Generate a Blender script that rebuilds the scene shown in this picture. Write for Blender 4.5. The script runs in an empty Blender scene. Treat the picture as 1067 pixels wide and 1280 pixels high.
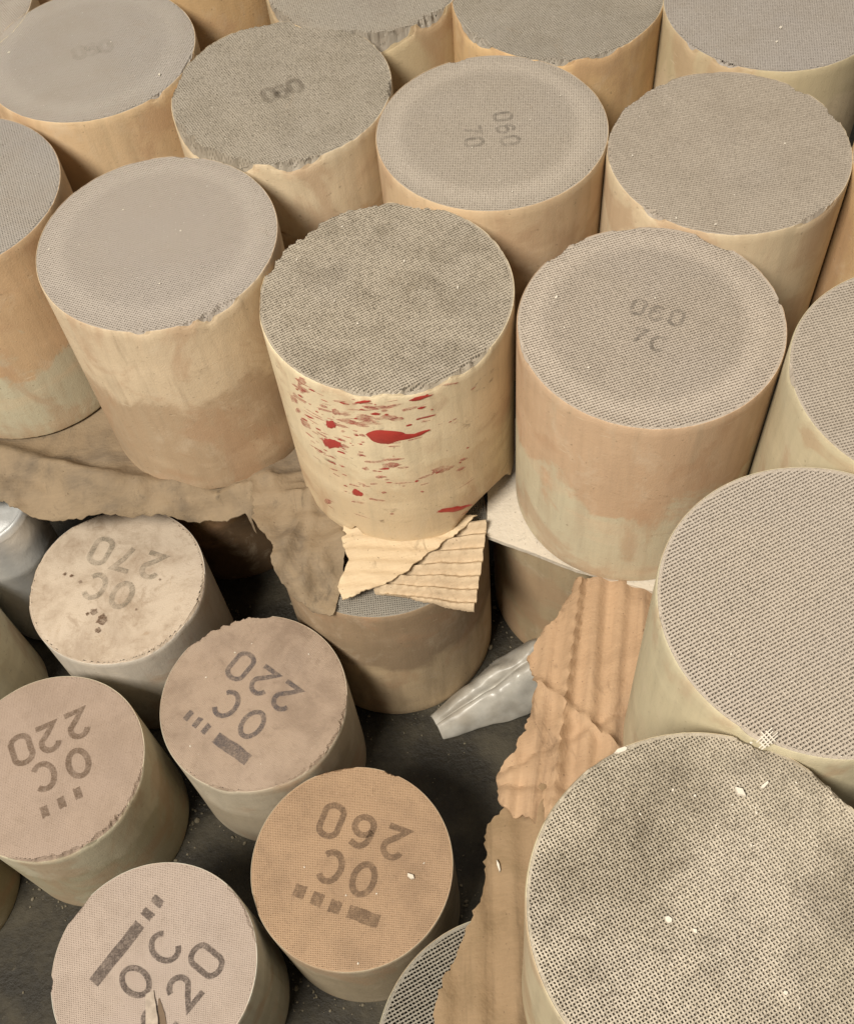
import bpy, bmesh, math, random
import numpy as np
from mathutils import Matrix, Vector, noise as mn
from mathutils.geometry import delaunay_2d_cdt

scene = bpy.context.scene
COL = scene.collection
U = 0.072            # metres per cylinder radius; coordinates below are in radii
FLOOR = 4.58         # the floor lies this far under the top of the upper layer (z = 0 there)

# ------------------------------------------------------------------ camera
cam_data = bpy.data.cameras.new("camera")
cam = bpy.data.objects.new("camera", cam_data)
COL.objects.link(cam)
cam_data.sensor_fit = 'VERTICAL'
cam_data.sensor_height = 24.0
cam_data.lens = 24.0 * 1427.8 / 1280.0
cam_data.clip_start = 0.01
cam_data.clip_end = 100
pitch, roll = math.radians(57.787), math.radians(-6.858)
fw = Vector((0, math.cos(pitch), -math.sin(pitch)))
up0 = Vector((0, math.sin(pitch), math.cos(pitch)))
ri0 = Vector((1, 0, 0))
ri = math.cos(roll) * ri0 + math.sin(roll) * up0
up = -math.sin(roll) * ri0 + math.cos(roll) * up0
M = Matrix((ri, up, -fw)).transposed().to_4x4()
M.translation = Vector((0, 0, (6.594 + FLOOR) * U))
cam.matrix_world = M
scene.camera = cam

# ------------------------------------------------------------------ light
world = bpy.data.worlds.new("World")
scene.world = world
world.use_nodes = True
bg = world.node_tree.nodes["Background"]
bg.inputs[0].default_value = (1.0, 0.93, 0.82, 1)
bg.inputs[1].default_value = 0.16


def area(name, loc, target, size, sizey, power, color):
    d = bpy.data.lights.new(name, 'AREA')
    d.shape = 'RECTANGLE'
    d.size, d.size_y, d.energy, d.color = size, sizey, power, color
    o = bpy.data.objects.new(name, d)
    COL.objects.link(o)
    o.location = loc
    o.rotation_euler = (Vector(target) - Vector(loc)).to_track_quat('-Z', 'Y').to_euler()
    return o


area("front_lamp", (-0.72, -0.50, 1.95), (0.02, 0.42, 0.3), 0.6, 0.5, 68, (1.0, 0.935, 0.83))
area("ceiling_lamp", (0.3, 0.75, 2.2), (0.0, 0.45, 0.3), 1.2, 0.8, 9, (1.0, 0.94, 0.84))
area("window_light", (-0.9, 2.4, 1.5), (0.0, 0.6, 0.3), 1.2, 0.8, 6, (1.0, 0.97, 0.93))

scene.view_settings.view_transform = 'Standard'
scene.view_settings.look = 'None'
scene.view_settings.exposure = 0.0
scene.view_settings.gamma = 1.0
scene.cycles.max_bounces = 7
scene.cycles.diffuse_bounces = 3
scene.cycles.use_denoising = True
scene.cycles.denoiser = 'OPENIMAGEDENOISE'
scene.cycles.denoising_input_passes = 'RGB_ALBEDO_NORMAL'

# ------------------------------------------------------------------ material helpers


class NT:
    def __init__(self, name):
        self.m = bpy.data.materials.new(name)
        self.m.use_nodes = True
        self.t = self.m.node_tree
        self.t.nodes.clear()
        self.out = self.n('ShaderNodeOutputMaterial')
        tc = self.n('ShaderNodeTexCoord')
        mp = self.n('ShaderNodeMapping')
        mp.inputs['Scale'].default_value = (1 / U,) * 3
        self.t.links.new(tc.outputs['Object'], mp.inputs['Vector'])
        self.co = mp.outputs['Vector']

    def n(self, typ, **kw):
        nd = self.t.nodes.new(typ)
        for k, v in kw.items():
            setattr(nd, k, v)
        return nd

    def link(self, a, b):
        self.t.links.new(a, b)

    def shift(self, off, scale=(1, 1, 1)):
        mp = self.n('ShaderNodeMapping')
        mp.inputs['Location'].default_value = off
        mp.inputs['Scale'].default_value = scale
        self.link(self.co, mp.inputs['Vector'])
        return mp.outputs['Vector']

    def noise(self, scale, detail=4, rough=0.55, co=None, dist=0.0):
        nd = self.n('ShaderNodeTexNoise')
        nd.inputs['Scale'].default_value = scale
        nd.inputs['Detail'].default_value = detail
        nd.inputs['Roughness'].default_value = rough
        nd.inputs['Distortion'].default_value = dist
        self.link(co or self.co, nd.inputs['Vector'])
        return nd.outputs['Fac']

    def ramp(self, fac, lo, hi, a=0.0, b=1.0):
        nd = self.n('ShaderNodeMapRange')
        nd.interpolation_type = 'SMOOTHSTEP'
        self.link(fac, nd.inputs['Value'])
        nd.inputs['From Min'].default_value = lo
        nd.inputs['From Max'].default_value = hi
        nd.inputs['To Min'].default_value = a
        nd.inputs['To Max'].default_value = b
        return nd.outputs['Result']

    def math(self, op, a, b=None):
        nd = self.n('ShaderNodeMath', operation=op)
        for i, v in enumerate((a, b)):
            if v is None:
                continue
            if isinstance(v, (int, float)):
                nd.inputs[i].default_value = v
            else:
                self.link(v, nd.inputs[i])
        return nd.outputs[0]

    def mix(self, fac, a, b, mode='MIX'):
        nd = self.n('ShaderNodeMix', data_type='RGBA', blend_type=mode)
        for s, v in ((nd.inputs[0], fac), (nd.inputs[6], a), (nd.inputs[7], b)):
            if isinstance(v, (int, float)):
                s.default_value = v
            elif isinstance(v, tuple):
                s.default_value = (*v[:3], 1)
            else:
                self.link(v, s)
        return nd.outputs[2]

    def bump(self, h, strength, dist=0.01):
        nd = self.n('ShaderNodeBump')
        nd.inputs['Strength'].default_value = strength
        nd.inputs['Distance'].default_value = dist * U
        self.link(h, nd.inputs['Height'])
        return nd.outputs['Normal']

    def bsdf(self, color, rough=0.6, spec=0.4, normal=None, metallic=0.0):
        p = self.n('ShaderNodeBsdfPrincipled')
        for s, v in ((p.inputs['Base Color'], color), (p.inputs['Roughness'], rough), (p.inputs['Metallic'], metallic)):
            if isinstance(v, (int, float)):
                s.default_value = v
            elif isinstance(v, tuple):
                s.default_value = (*v[:3], 1)
            else:
                self.link(v, s)
        p.inputs['Specular IOR Level'].default_value = spec
        if normal is not None:
            self.link(normal, p.inputs['Normal'])
        self.link(p.outputs[0], self.out.inputs['Surface'])
        return p


KS, KF = 0.92, 0.72      # even albedo scales for skins and cut ends, tuned for contrast


def skin_mat(name, top, bot, line, amp=0.45, seed=0.0, dirt=0.35, streak=0.25, height=2.23, rough=0.5):
    """Washcoat-stained ceramic skin: two dip colours (painted shade on two lower cores) with an uneven border, smears and specks."""
    top, bot = tuple(v * KS for v in top), tuple(v * KS for v in bot)
    t = NT(name)
    co = t.shift((seed * 3.1, seed * 1.7, 0))
    sep = t.n('ShaderNodeSeparateXYZ')
    t.link(t.co, sep.inputs[0])
    n1 = t.noise(1.5, 5, 0.6, co, 0.6)
    n2 = t.noise(6, 4, 0.6, co)
    hgt = t.math('ADD', sep.outputs['Z'], t.math('MULTIPLY', t.math('SUBTRACT', n1, 0.5), amp * 3.6))
    hgt = t.math('ADD', hgt, t.math('MULTIPLY', t.math('SUBTRACT', n2, 0.5), amp * 0.5))
    f = t.ramp(hgt, line * height - 0.11, line * height + 0.11)
    c = t.mix(f, bot, top)
    # soft dip runs round the body
    run = t.noise(1.0, 4, 0.55, t.shift((seed, seed * 2, seed), (0.8, 0.8, 2.6)))
    c = t.mix(t.ramp(run, 0.45, 0.72, 0, 0.40), c, tuple(min(1, v * 1.22 + .03) for v in top))
    st = t.noise(2.4, 5, 0.65, t.shift((seed * 5, 0, seed), (3.2, 3.2, 0.35)))
    c = t.mix(t.ramp(st, 0.5, 0.75, 0, streak), c, tuple(v * 0.62 for v in bot))
    sm = t.noise(3.6, 6, 0.7, t.shift((0, seed * 4, seed), (1, 1, 1.8)), 1.0)
    c = t.mix(t.ramp(sm, 0.58, 0.76, 0, dirt), c, (0.20, 0.13, 0.075))
    sp = t.noise(26, 2, 0.5, co)
    c = t.mix(t.ramp(sp, 0.68, 0.76, 0, 0.45), c, (0.16, 0.11, 0.07))
    vs = t.noise(9, 4, 0.6, t.shift((seed * 2, seed, 0), (1, 1, .12)))
    c = t.mix(t.ramp(vs, 0.42, 0.70, 0, 0.30), c, tuple(v * 0.70 for v in top))
    ch = t.noise(3.0, 7, 0.72, t.shift((seed, 4, seed * 6), (1, 1, .7)), .5)
    c = t.mix(t.ramp(ch, 0.52, 0.70, 0, 0.28), c, (0.66, 0.56, 0.42))
    pk = t.noise(1.3, 5, 0.6, t.shift((seed * 8, 2, seed), (1, 1, .8)), .8)
    c = t.mix(t.ramp(pk, 0.50, 0.62, 0, 0.42), c, (0.42, 0.255, 0.15))
    sc = t.noise(5, 3, 0.5, t.shift((seed, 3, 1), (1, 1, 7)))
    c = t.mix(t.ramp(sc, 0.68, 0.76, 0, 0.35), c, (0.72, 0.62, 0.45))
    b = t.math('ADD', t.math('MULTIPLY', t.noise(60, 4, 0.7, co), 0.5), t.math('ADD', t.math('MULTIPLY', n2, 0.5), t.math('MULTIPLY', vs, 0.5)))
    t.bsdf(c, t.ramp(n2, 0.3, 0.7, rough + .08, rough + .3), 0.25, t.bump(b, 0.35, 0.02))
    return t.m


def face_mat(name, wall, dirt, dirt_amt=0.3, ring=0.0, seed=0.0, speck=0.5, scale=2.2, stain=(0.28, 0.19, 0.11), stain_amt=0.2, hue2=None, soot=(), k=1.0):
    """Cut end of the honeycomb: powdery wall ends, dusty patches, pale grains, coating ring near the rim."""
    wall, dirt = tuple(v * KF * k for v in wall), tuple(v * KF * k for v in dirt)
    hue2 = hue2 and tuple(v * KF * k for v in hue2)
    t = NT(name)
    co = t.shift((seed * 2.3, seed, seed * 1.3))
    n1 = t.noise(scale, 7, 0.68, co, 0.4)
    c = t.mix(t.ramp(n1, 0.40, 0.68, 0, dirt_amt), wall, dirt)
    n0 = t.noise(0.9, 3, 0.5, co)
    c = t.mix(t.ramp(n0, 0.42, 0.66, 0, 0.35), c, hue2 or tuple(v * k for v, k in zip(wall, (0.95, 0.97, 1.03))))
    n3 = t.noise(3.5, 6, 0.7, t.shift((seed, 7, seed * 3)), 1.2)
    c = t.mix(t.ramp(n3, 0.60, 0.74, 0, stain_amt), c, stain)
    if ring:
        sep = t.n('ShaderNodeSeparateXYZ')
        t.link(t.co, sep.inputs[0])
        r2 = t.math('ADD', t.math('POWER', t.math('ADD', sep.outputs[0], .03), 2.0), t.math('POWER', t.math('ADD', sep.outputs[1], -.02), 2.0))
        r = t.math('ADD', t.math('SQRT', r2), t.math('MULTIPLY', t.math('SUBTRACT', n1, 0.5), 0.12))
        band = t.math('MULTIPLY', t.ramp(r, 0.68, 0.82), t.ramp(r, 0.84, 0.98, 1, 0.2))
        c = t.mix(t.math('MULTIPLY', band, ring), c, tuple(min(1, v * 1.22 + 0.03) for v in wall))
        c = t.mix(t.ramp(r, 0.66, 0.82, 0.3 * ring, 0), c, tuple(v * .8 for v in wall))
    for (sx, sy, sr, sa) in soot:
        sp_ = t.n('ShaderNodeSeparateXYZ')
        t.link(t.co, sp_.inputs[0])
        d2 = t.math('ADD', t.math('POWER', t.math('SUBTRACT', sp_.outputs[0], sx), 2.0), t.math('POWER', t.math('SUBTRACT', sp_.outputs[1], sy), 2.0))
        dd = t.math('ADD', t.math('SQRT', d2), t.math('MULTIPLY', t.math('SUBTRACT', t.noise(5, 6, .7, co, .5), 0.5), 0.75))
        c = t.mix(t.ramp(dd, sr, sr * .25, 0, sa), c, stain)
    n5 = t.noise(scale * 4, 6, 0.75, t.shift((seed * 3, seed * 5, 1)), .6)
    c = t.mix(t.ramp(n5, 0.50, 0.72, 0, dirt_amt * .75), c, dirt)
    g = t.noise(60, 2, 0.5, co)
    c = t.mix(t.ramp(g, 0.70, 0.78, 0, speck), c, (0.92, 0.86, 0.76))
    c = t.mix(t.ramp(g, 0.30, 0.23, 0, 0.5), c, tuple(v * 0.45 for v in dirt))
    t.bsdf(c, 0.62, 0.3)
    return t.m


def ink_mat(name, col, lo, hi, seed):
    t = NT(name)
    n = t.noise(9, 5, 0.65, t.shift((seed, seed * 2, 0)))
    n2 = t.noise(70, 2, 0.5)
    f = t.math('MULTIPLY', t.ramp(n, 0.30, 0.62, lo, hi), t.math('MULTIPLY', t.ramp(n2, 0.30, 0.6, 0.5, 1.0), t.ramp(t.noise(24, 4, .7, t.shift((seed * 4, 1, 0))), .36, .55, .55, 1.0)))
    tr = t.n('ShaderNodeBsdfTransparent')
    p = t.n('ShaderNodeBsdfPrincipled')
    p.inputs['Base Color'].default_value = (*col, 1)
    p.inputs['Roughness'].default_value = 0.75
    p.inputs['Specular IOR Level'].default_value = 0.2
    mx = t.n('ShaderNodeMixShader')
    t.link(f, mx.inputs[0])
    t.link(tr.outputs[0], mx.inputs[1])
    t.link(p.outputs[0], mx.inputs[2])
    t.link(mx.outputs[0], t.out.inputs['Surface'])
    return t.m


def card_mat(name, col, dark, seed, scale=1.6, amt=0.6, ribs=0.0, rib_rot=0.0, rough=0.8):
    col, dark = tuple(v * .68 for v in col), tuple(v * .62 for v in dark)
    t = NT(name)
    co = t.shift((seed, seed * 2.7, 0))
    n1 = t.noise(scale, 6, 0.65, co, 0.8)
    c = t.mix(t.ramp(n1, 0.40, 0.70, 0, amt), col, dark)
    fib = t.noise(7, 4, 0.6, t.shift((seed, 0, 0), (1, 9, 1)))
    c = t.mix(t.ramp(fib, 0.4, 0.75, 0, 0.22), c, tuple(min(1, v * 1.3) for v in col))
    if ribs:
        rc = t.n('ShaderNodeMapping')
        rc.inputs['Rotation'].default_value = (0, 0, rib_rot)
        t.link(t.co, rc.inputs['Vector'])
        rs = t.n('ShaderNodeMapping')
        rs.inputs['Scale'].default_value = (5.0, .30, 1)
        t.link(rc.outputs[0], rs.inputs['Vector'])
        rn = t.noise(1.0, 5, 0.6, rs.outputs[0], .3)
        c = t.mix(t.ramp(rn, 0.48, 0.66, 0, ribs), c, tuple(v * 0.40 for v in dark))
        c = t.mix(t.ramp(rn, 0.42, 0.30, 0, .35), c, tuple(min(1, v * 1.35) for v in col))
    st = t.noise(3.2, 6, 0.7, t.shift((seed * 9, 1, 0), (1.6, 0.6, 1)), 0.8)
    c = t.mix(t.ramp(st, 0.57, 0.72, 0, 0.55), c, tuple(v * 0.45 for v in dark))
    spk = t.noise(38, 2, 0.5, co)
    c = t.mix(t.ramp(spk, 0.69, 0.76, 0, 0.6), c, (0.08, 0.05, 0.03))
    h = t.math('ADD', t.math('MULTIPLY', n1, 1.2), t.math('MULTIPLY', t.noise(24, 4, 0.6, co), 0.35))
    t.bsdf(c, rough, 0.25, t.bump(h, 0.5, 0.04))
    return t.m


def plain_mat(name, col, rough=0.7, metallic=0.0, spec=0.4, var=0.3, scale=6):
    t = NT(name)
    n = t.noise(scale, 5, 0.6)
    c = t.mix(t.ramp(n, 0.3, 0.7, 0, var), col, tuple(v * 0.5 for v in col))
    t.bsdf(c, t.ramp(n, 0.3, 0.7, max(0.05, rough - .1), rough + .1), spec, t.bump(n, 0.3, 0.03), metallic)
    return t.m


# ------------------------------------------------------------------ object helpers
def tag(o, label=None, cat=None, group=None, kind=None):
    if label:
        o['label'] = label
    if cat:
        o['category'] = cat
    if group:
        o['group'] = group
    if kind:
        o['kind'] = kind
    return o


def empty(name, x, y, z, rz=0.0, rx=0.0, ry=0.0):
    o = bpy.data.objects.new(name, None)
    o.empty_display_size = 0.02
    COL.objects.link(o)
    o.location = (x * U, y * U, (z + FLOOR) * U)
    o.rotation_euler = (rx, ry, rz)
    return o


def mesh_from(name, verts, quads, mat, parent=None, smooth=None, sharp_flags=None):
    """verts (N,3) in radii; quads: list/array of index tuples (mixed sizes allowed as list)."""
    me = bpy.data.meshes.new(name)
    v = np.asarray(verts, dtype=np.float64) * U
    if isinstance(quads, np.ndarray):
        nf, k = quads.shape
        me.vertices.add(len(v))
        me.vertices.foreach_set('co', v.ravel())
        me.loops.add(nf * k)
        me.loops.foreach_set('vertex_index', quads.astype(np.int32).ravel())
        me.polygons.add(nf)
        me.polygons.foreach_set('loop_start', np.arange(0, nf * k, k, dtype=np.int32))
        if smooth is not None:
            me.polygons.foreach_set('use_smooth', np.broadcast_to(np.asarray(smooth, bool), nf))
        else:
            me.polygons.foreach_set('use_smooth', np.zeros(nf, bool))
        me.update(calc_edges=True)
    else:
        me.from_pydata([tuple(q) for q in v], [], [tuple(q) for q in quads])
        if smooth:
            me.polygons.foreach_set('use_smooth', np.ones(len(me.polygons), bool))
        me.update()
    me.materials.append(mat)
    o = bpy.data.objects.new(name, me)
    COL.objects.link(o)
    if parent is not None:
        o.parent = parent
    return o


def vnoise(x, seed):
    """smooth 1-D value noise, period 64"""
    rng = np.random.default_rng(seed)
    tb = rng.random(64) * 2 - 1
    i = np.floor(x).astype(int)
    f = x - i
    f = f * f * (3 - 2 * f)
    return tb[i % 64] * (1 - f) + tb[(i + 1) % 64] * f


def chipper(chips=(), rough=0.0, wave=0.0, seed=1):
    """Depth (<= 0) lost from the cut end at (x, y) with rim radius 1."""
    def f(x, y):
        th = np.arctan2(y, x)
        r = np.hypot(x, y)
        dz = np.zeros_like(r)
        for k, (deg, w, depth, rad) in enumerate(chips):
            a = np.abs((th - math.radians(deg) + math.pi) % (2 * math.pi) - math.pi) / math.radians(w)
            lim = rad * np.clip(1 - a * a, 0, 1) * (0.75 + 0.5 * vnoise(th * 24 + 100, seed * 7 + k))
            g = np.clip((r - (1 - lim)) / np.maximum(lim, 1e-4), 0, 1)
            dz -= np.where(lim > 0.004, depth * g ** 0.6 * np.clip(1.35 - a, 0, 1), 0)
        if rough:
            nz = vnoise(th / (2 * math.pi) * 64, seed) * 0.6 + vnoise(th / (2 * math.pi) * 64 * 3, seed + 5) * 0.5
            dz -= rough * np.clip(nz, 0, 1) * np.clip((r - 0.95) / 0.05, 0, 1)
        if wave:
            dz += wave * (vnoise(x * 3 + 20, seed) * vnoise(y * 3 + 20, seed + 2) - 0.3)
        return dz
    return f


def honeycomb(n, wall, depth, rot, f, rmax, jitter, seed, height, cross=None):
    p = 2.0 / n
    half = p * (1 - wall) / 2                       # rows run along local x; the cut leaves cross walls thinner
    halfx = p * (1 - (cross if cross is not None else wall)) / 2
    m = n // 2 + 1
    ids = np.arange(-m, m)
    I, J = np.meshgrid(ids, ids, indexing='ij')
    cx, cy = (I + .5) * p, (J + .5) * p
    keep = np.hypot(cx, cy) < rmax - 0.25 * p
    idx = -np.ones(I.shape, int)
    idx[keep] = np.arange(keep.sum())
    cx, cy = cx[keep], cy[keep]
    rng = np.random.default_rng(seed)
    nc = len(cx)
    sx = np.array([-1, 1, 1, -1]) * halfx
    sy = np.array([-1, -1, 1, 1]) * half
    jx = rng.normal(0, 0.04 * p, (nc, 4))
    jy = rng.normal(0, 0.04 * p, (nc, 4))
    X = cx[:, None] + sx + jx
    Y = cy[:, None] + sy + jy
    r = np.hypot(X, Y)
    k = np.minimum(1, rmax / np.maximum(r, 1e-9))
    X, Y = X * k, Y * k
    c, s = math.cos(rot), math.sin(rot)
    X, Y = X * c - Y * s, X * s + Y * c
    Z = height + f(X, Y) - np.abs(rng.normal(0, jitter, (nc, 4)))
    top = np.stack([X, Y, Z], -1)
    bot = top.copy()
    bot[..., 2] -= depth
    V = np.concatenate([top, bot], 1).reshape(-1, 3)
    b = np.arange(nc) * 8
    Q = [np.stack([b + 4, b + 5, b + 6, b + 7], 1)]
    for a in range(4):
        a2 = (a + 1) % 4
        Q.append(np.stack([b + a, b + a + 4, b + a2 + 4, b + a2], 1))
    right = (idx[:-1] >= 0) & (idx[1:] >= 0)
    l, rr = idx[:-1][right] * 8, idx[1:][right] * 8
    Q.append(np.stack([l + 1, rr + 0, rr + 3, l + 2], 1))
    upm = (idx[:, :-1] >= 0) & (idx[:, 1:] >= 0)
    l, rr = idx[:, :-1][upm] * 8, idx[:, 1:][upm] * 8
    Q.append(np.stack([l + 3, l + 2, rr + 1, rr + 0], 1))
    qd = (idx[:-1, :-1] >= 0) & (idx[1:, :-1] >= 0) & (idx[:-1, 1:] >= 0) & (idx[1:, 1:] >= 0)
    a, b2, c2, d = (idx[:-1, :-1][qd] * 8, idx[1:, :-1][qd] * 8, idx[1:, 1:][qd] * 8, idx[:-1, 1:][qd] * 8)
    Q.append(np.stack([a + 2, b2 + 3, c2 + 0, d + 1], 1))
    return V, np.concatenate(Q)


def skin_mesh(f, height, p, t=0.014, seg=320, base=None, seed=0, wob=0.004):
    th = np.linspace(0, 2 * math.pi, seg, endpoint=False)
    cx, sx = np.cos(th), np.sin(th)
    ztop = height + f(cx, sx)
    zbot = base(th) if base is not None else np.zeros(seg)
    zbot = zbot + 0.006 * np.abs(vnoise(th * 12 + 40, seed + 3))
    rows = []
    # outer wall
    ts = np.array([0, .012, .05, .15, .3, .45, .6, .75, .88, .96, 0.992, 1.0])
    for u in ts:
        z = zbot + (ztop - zbot) * u
        rad = 1 + wob * vnoise(th / (2 * math.pi) * 64 * .125 + 7, seed) * (1 - u) * u * 4
        if u == 0 or u == 1.0:
            rad = rad - 0.006
        rows.append(np.stack([cx * rad, sx * rad, z], 1))
    nw = len(rows)
    # top land and inner lip (own vertices so the rim stays crisp)
    rows.append(np.stack([cx * .994, sx * .994, ztop + 1e-4], 1))
    ri_ = 1 - t
    rows.append(np.stack([cx * ri_, sx * ri_, height + f(cx * ri_, sx * ri_)], 1))
    rows.append(np.stack([cx * ri_, sx * ri_, height + f(cx * ri_, sx * ri_) - 0.22 * p], 1))
    r2 = ri_ - 0.95 * p
    rows.append(np.stack([cx * r2, sx * r2, height + f(cx * r2, sx * r2) - 0.22 * p], 1))
    # underside
    rows.append(np.stack([cx * .994, sx * .994, zbot], 1))
    rows.append(np.stack([cx * .02, sx * .02, zbot * 0 + 0.01], 1))
    V = np.concatenate(rows)
    i = np.arange(seg)
    j = (i + 1) % seg
    Q, sm = [], []
    for a, b in [(k, k + 1) for k in range(nw - 1)] + [(nw, nw + 1), (nw + 1, nw + 2), (nw + 2, nw + 3), (nw + 4, nw + 5)]:
        Q.append(np.stack([a * seg + i, a * seg + j, b * seg + j, b * seg + i], 1))
        sm.append(np.full(seg, a < nw - 1))
    return V, np.concatenate(Q), np.concatenate(sm)


# ------------------------------------------------------------------ printed stencil glyphs
def arc(cx, cy, rx, ry, a0, a1, n=14):
    return [(cx + rx * math.cos(math.radians(a0 + (a1 - a0) * k / n)), cy + ry * math.sin(math.radians(a0 + (a1 - a0) * k / n))) for k in range(n + 1)]


def glyph_paths(ch):      # in a box 1 wide, 1.4 high, centred on 0
    if ch in '0':
        pts = arc(0, .34, .40, .32, 0, 180) + arc(0, -.34, .40, .32, 180, 360)
        return [(pts, True)]
    if ch == 'O':
        return [(arc(0, 0, .43, .62, 0, 360, 30)[:-1], True)]
    if ch == 'C':
        return [(arc(0, 0, .46, .60, 42, 318, 22), False)]
    if ch == '2':
        return [(arc(0, .26, .38, .38, 165, -28, 14) + [(-.02, -.22), (-.36, -.58), (.44, -.60)], False)]
    if ch == '6':
        return [([(.34, .52)] + arc(.02, .16, .40, .46, 62, 180, 8) + arc(0, -.24, .40, .38, 180, 360 + 165, 26), False)]
    if ch == '7':
        return [([(-.40, .60), (.40, .60), (.10, .05), (-.10, -.62)], False)]
    return []


def stroke(paths, w):
    V, Q = [], []
    for pts, closed in paths:
        P = np.array(pts, float)
        n = len(P)
        nx, pv = np.roll(P, -1, 0), np.roll(P, 1, 0)
        if not closed:
            nx[-1] = P[-1] * 2 - P[-2]
            pv[0] = P[0] * 2 - P[1]
        d1 = (P - pv) / (np.linalg.norm(P - pv, axis=1, keepdims=True) + 1e-9)
        d2 = (nx - P) / (np.linalg.norm(nx - P, axis=1, keepdims=True) + 1e-9)
        n1 = np.stack([-d1[:, 1], d1[:, 0]], 1)
        n2 = np.stack([-d2[:, 1], d2[:, 0]], 1)
        m = n1 + n2
        m /= np.linalg.norm(m, axis=1, keepdims=True) + 1e-9
        sc = np.minimum(1 / np.maximum((m * n1).sum(1), 0.35), 2.2)[:, None]
        b = len(V)
        for a, c in zip(P + m * sc * w / 2, P - m * sc * w / 2):
            V += [tuple(a), tuple(c)]
        for k in range(n if closed else n - 1):
            k2 = (k + 1) % n
            Q.append((b + 2 * k, b + 2 * k + 1, b + 2 * k2 + 1, b + 2 * k2))
    return V, Q


def print_glyphs(root, items, ang, z, size, mat, sq=(0.075, 0.115), lng=(0.36, 0.115), wrk=0.26, seed=0, zf=None):
    """Each printed character lies on the cut end as its own thin mark."""
    rng = random.Random(seed)
    ca, sa = math.cos(ang), math.sin(ang)
    for ch, x, y in items:
        if ch in 'sL':
            a, b = (sq if ch == 's' else lng)
            n = 6
            bx = [(-a / 2 + a * k / n, -b / 2 + rng.uniform(-.006, .006)) for k in range(n + 1)] + \
                 [(a / 2 - a * k / n, b / 2 + rng.uniform(-.006, .006)) for k in range(n + 1)]
            V = bx
            Q = [(k, k + 1, 2 * n - k, 2 * n + 1 - k) for k in range(n)]
            nm = 'printed_bar'
            sc = 1.0
        else:
            V, Q = stroke(glyph_paths(ch), wrk)
            nm = 'printed_digit' if ch.isdigit() else 'printed_letter'
            sc = size
        W = []
        for u, v in V:
            u, v = u * sc, v * sc
            xx, yy = x + u * ca - v * sa, y + u * sa + v * ca
            W.append((xx, yy, z + 0.007))
        mesh_from(nm, W, Q, mat, root)


# ------------------------------------------------------------------ the ceramic cores
BIG_N, SMALL_N = 96, 118
_shared = {}


def core(name, x, y, ztop, height, R, label, cat, group, skin, face, rot=0.0, chips=(), rough=0.006, seed=1,
         n=BIG_N, wall=0.52, depth=.8, shared=None, jitter=0.0015, wave=0.0, base=None, cross=None, wob=0.004, rx=0, ry=0, land=0.009):
    root = empty(name, x, y, ztop - height, 0.0, rx, ry)
    root.scale = (1, 1, 1)
    tag(root, label, cat, group)
    p = 2.0 / n
    f = chipper(chips, rough, wave, seed)
    h = height / R
    V, Q, sm = skin_mesh(f, h, p, t=land, seed=seed, base=base, wob=wob)
    sk = mesh_from('skin', V * R, Q, skin, root, smooth=sm)
    sk.data.materials.append(face)
    mi = np.zeros(len(Q), np.int32)
    mi[-3 * 320:-320] = 1
    sk.data.polygons.foreach_set('material_index', mi)
    if shared and shared in _shared:
        o = _shared[shared].copy()
        COL.objects.link(o)
        o.parent = root
        o.location = (0, 0, height * U)
        o.rotation_euler = (0, 0, rot)
        o.material_slots[0].link = 'OBJECT'
        o.material_slots[0].material = face
        o['kind'] = 'stuff'
    else:
        if shared:
            V, Q = honeycomb(n, wall, depth * p, 0.0, chipper((), 0, 0), 1 - land, jitter, seed, 0.0, cross)
        else:
            V, Q = honeycomb(n, wall, depth * p, 0.0, lambda a, b: f(a * math.cos(rot) - b * math.sin(rot), a * math.sin(rot) + b * math.cos(rot)), 1 - land, jitter, seed, 0.0, cross)
        o = mesh_from('honeycomb_face', V * R, Q, face, root)
        o.location = (0, 0, height * U)
        o.rotation_euler = (0, 0, rot)
        o['kind'] = 'stuff'
        if shared:
            _shared[shared] = o
    return root, f


D = math.radians
cream, tan, olive, brown = (.68, .56, .38), (.60, .44, .275), (.50, .43, .27), (.40, .27, .15)
GREY = (.46, .40, .335)
DUST = (.36, .30, .235)
UP = 'large cores standing in the upper layer'
CAT = 'ceramic core'

# upper layer, back to front -------------------------------------------------
sk = lambda nm, *a, **k: skin_mat('skin_' + nm, *a, **k)
fm = lambda nm, *a, **k: face_mat('face_' + nm, *a, **k)

core('honeycomb_core', -3.55, 11.95, 0, 2.23, 1, 'sliver of brown skin of a large core at the top edge, near the left corner', CAT, UP,
     sk('aa', tan, brown, .4, seed=3), fm('aa', GREY, DUST, seed=3), shared='big', seed=31)
core('honeycomb_core', -4.25, 10.65, 0, 2.23, 1, 'large core cut off by the top left corner of the photo', CAT, UP,
     sk('a', cream, tan, .4, seed=4), fm('a', GREY, DUST, ring=.25,seed=4), shared='big', rot=D(30), seed=32)
core('honeycomb_core', -1.75, 11.45, 0, 2.23, 1, 'brown side of a large back core whose top is out of frame', CAT, UP,
     sk('m', (.56, .38, .20), tan, .4, seed=5), fm('m', GREY, DUST, seed=5), shared='big', rot=D(12), seed=33)
A_, _ = core('honeycomb_core', -2.623, 9.674, 0, 2.23, 1, 'large smooth grey-topped core at upper left with faint stained centre', CAT, UP,
             sk('ab', (.66, .48, .29), (.54, .44, .28), .15, seed=6), fm('ab', (.44, .39, .335), (.40, .345, .285), .55, ring=.22, seed=6, stain_amt=.1), shared='big', rot=D(-20), seed=34,
             chips=((-20, 9, .05, .03), (-50, 5, .04, .03)))
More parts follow.
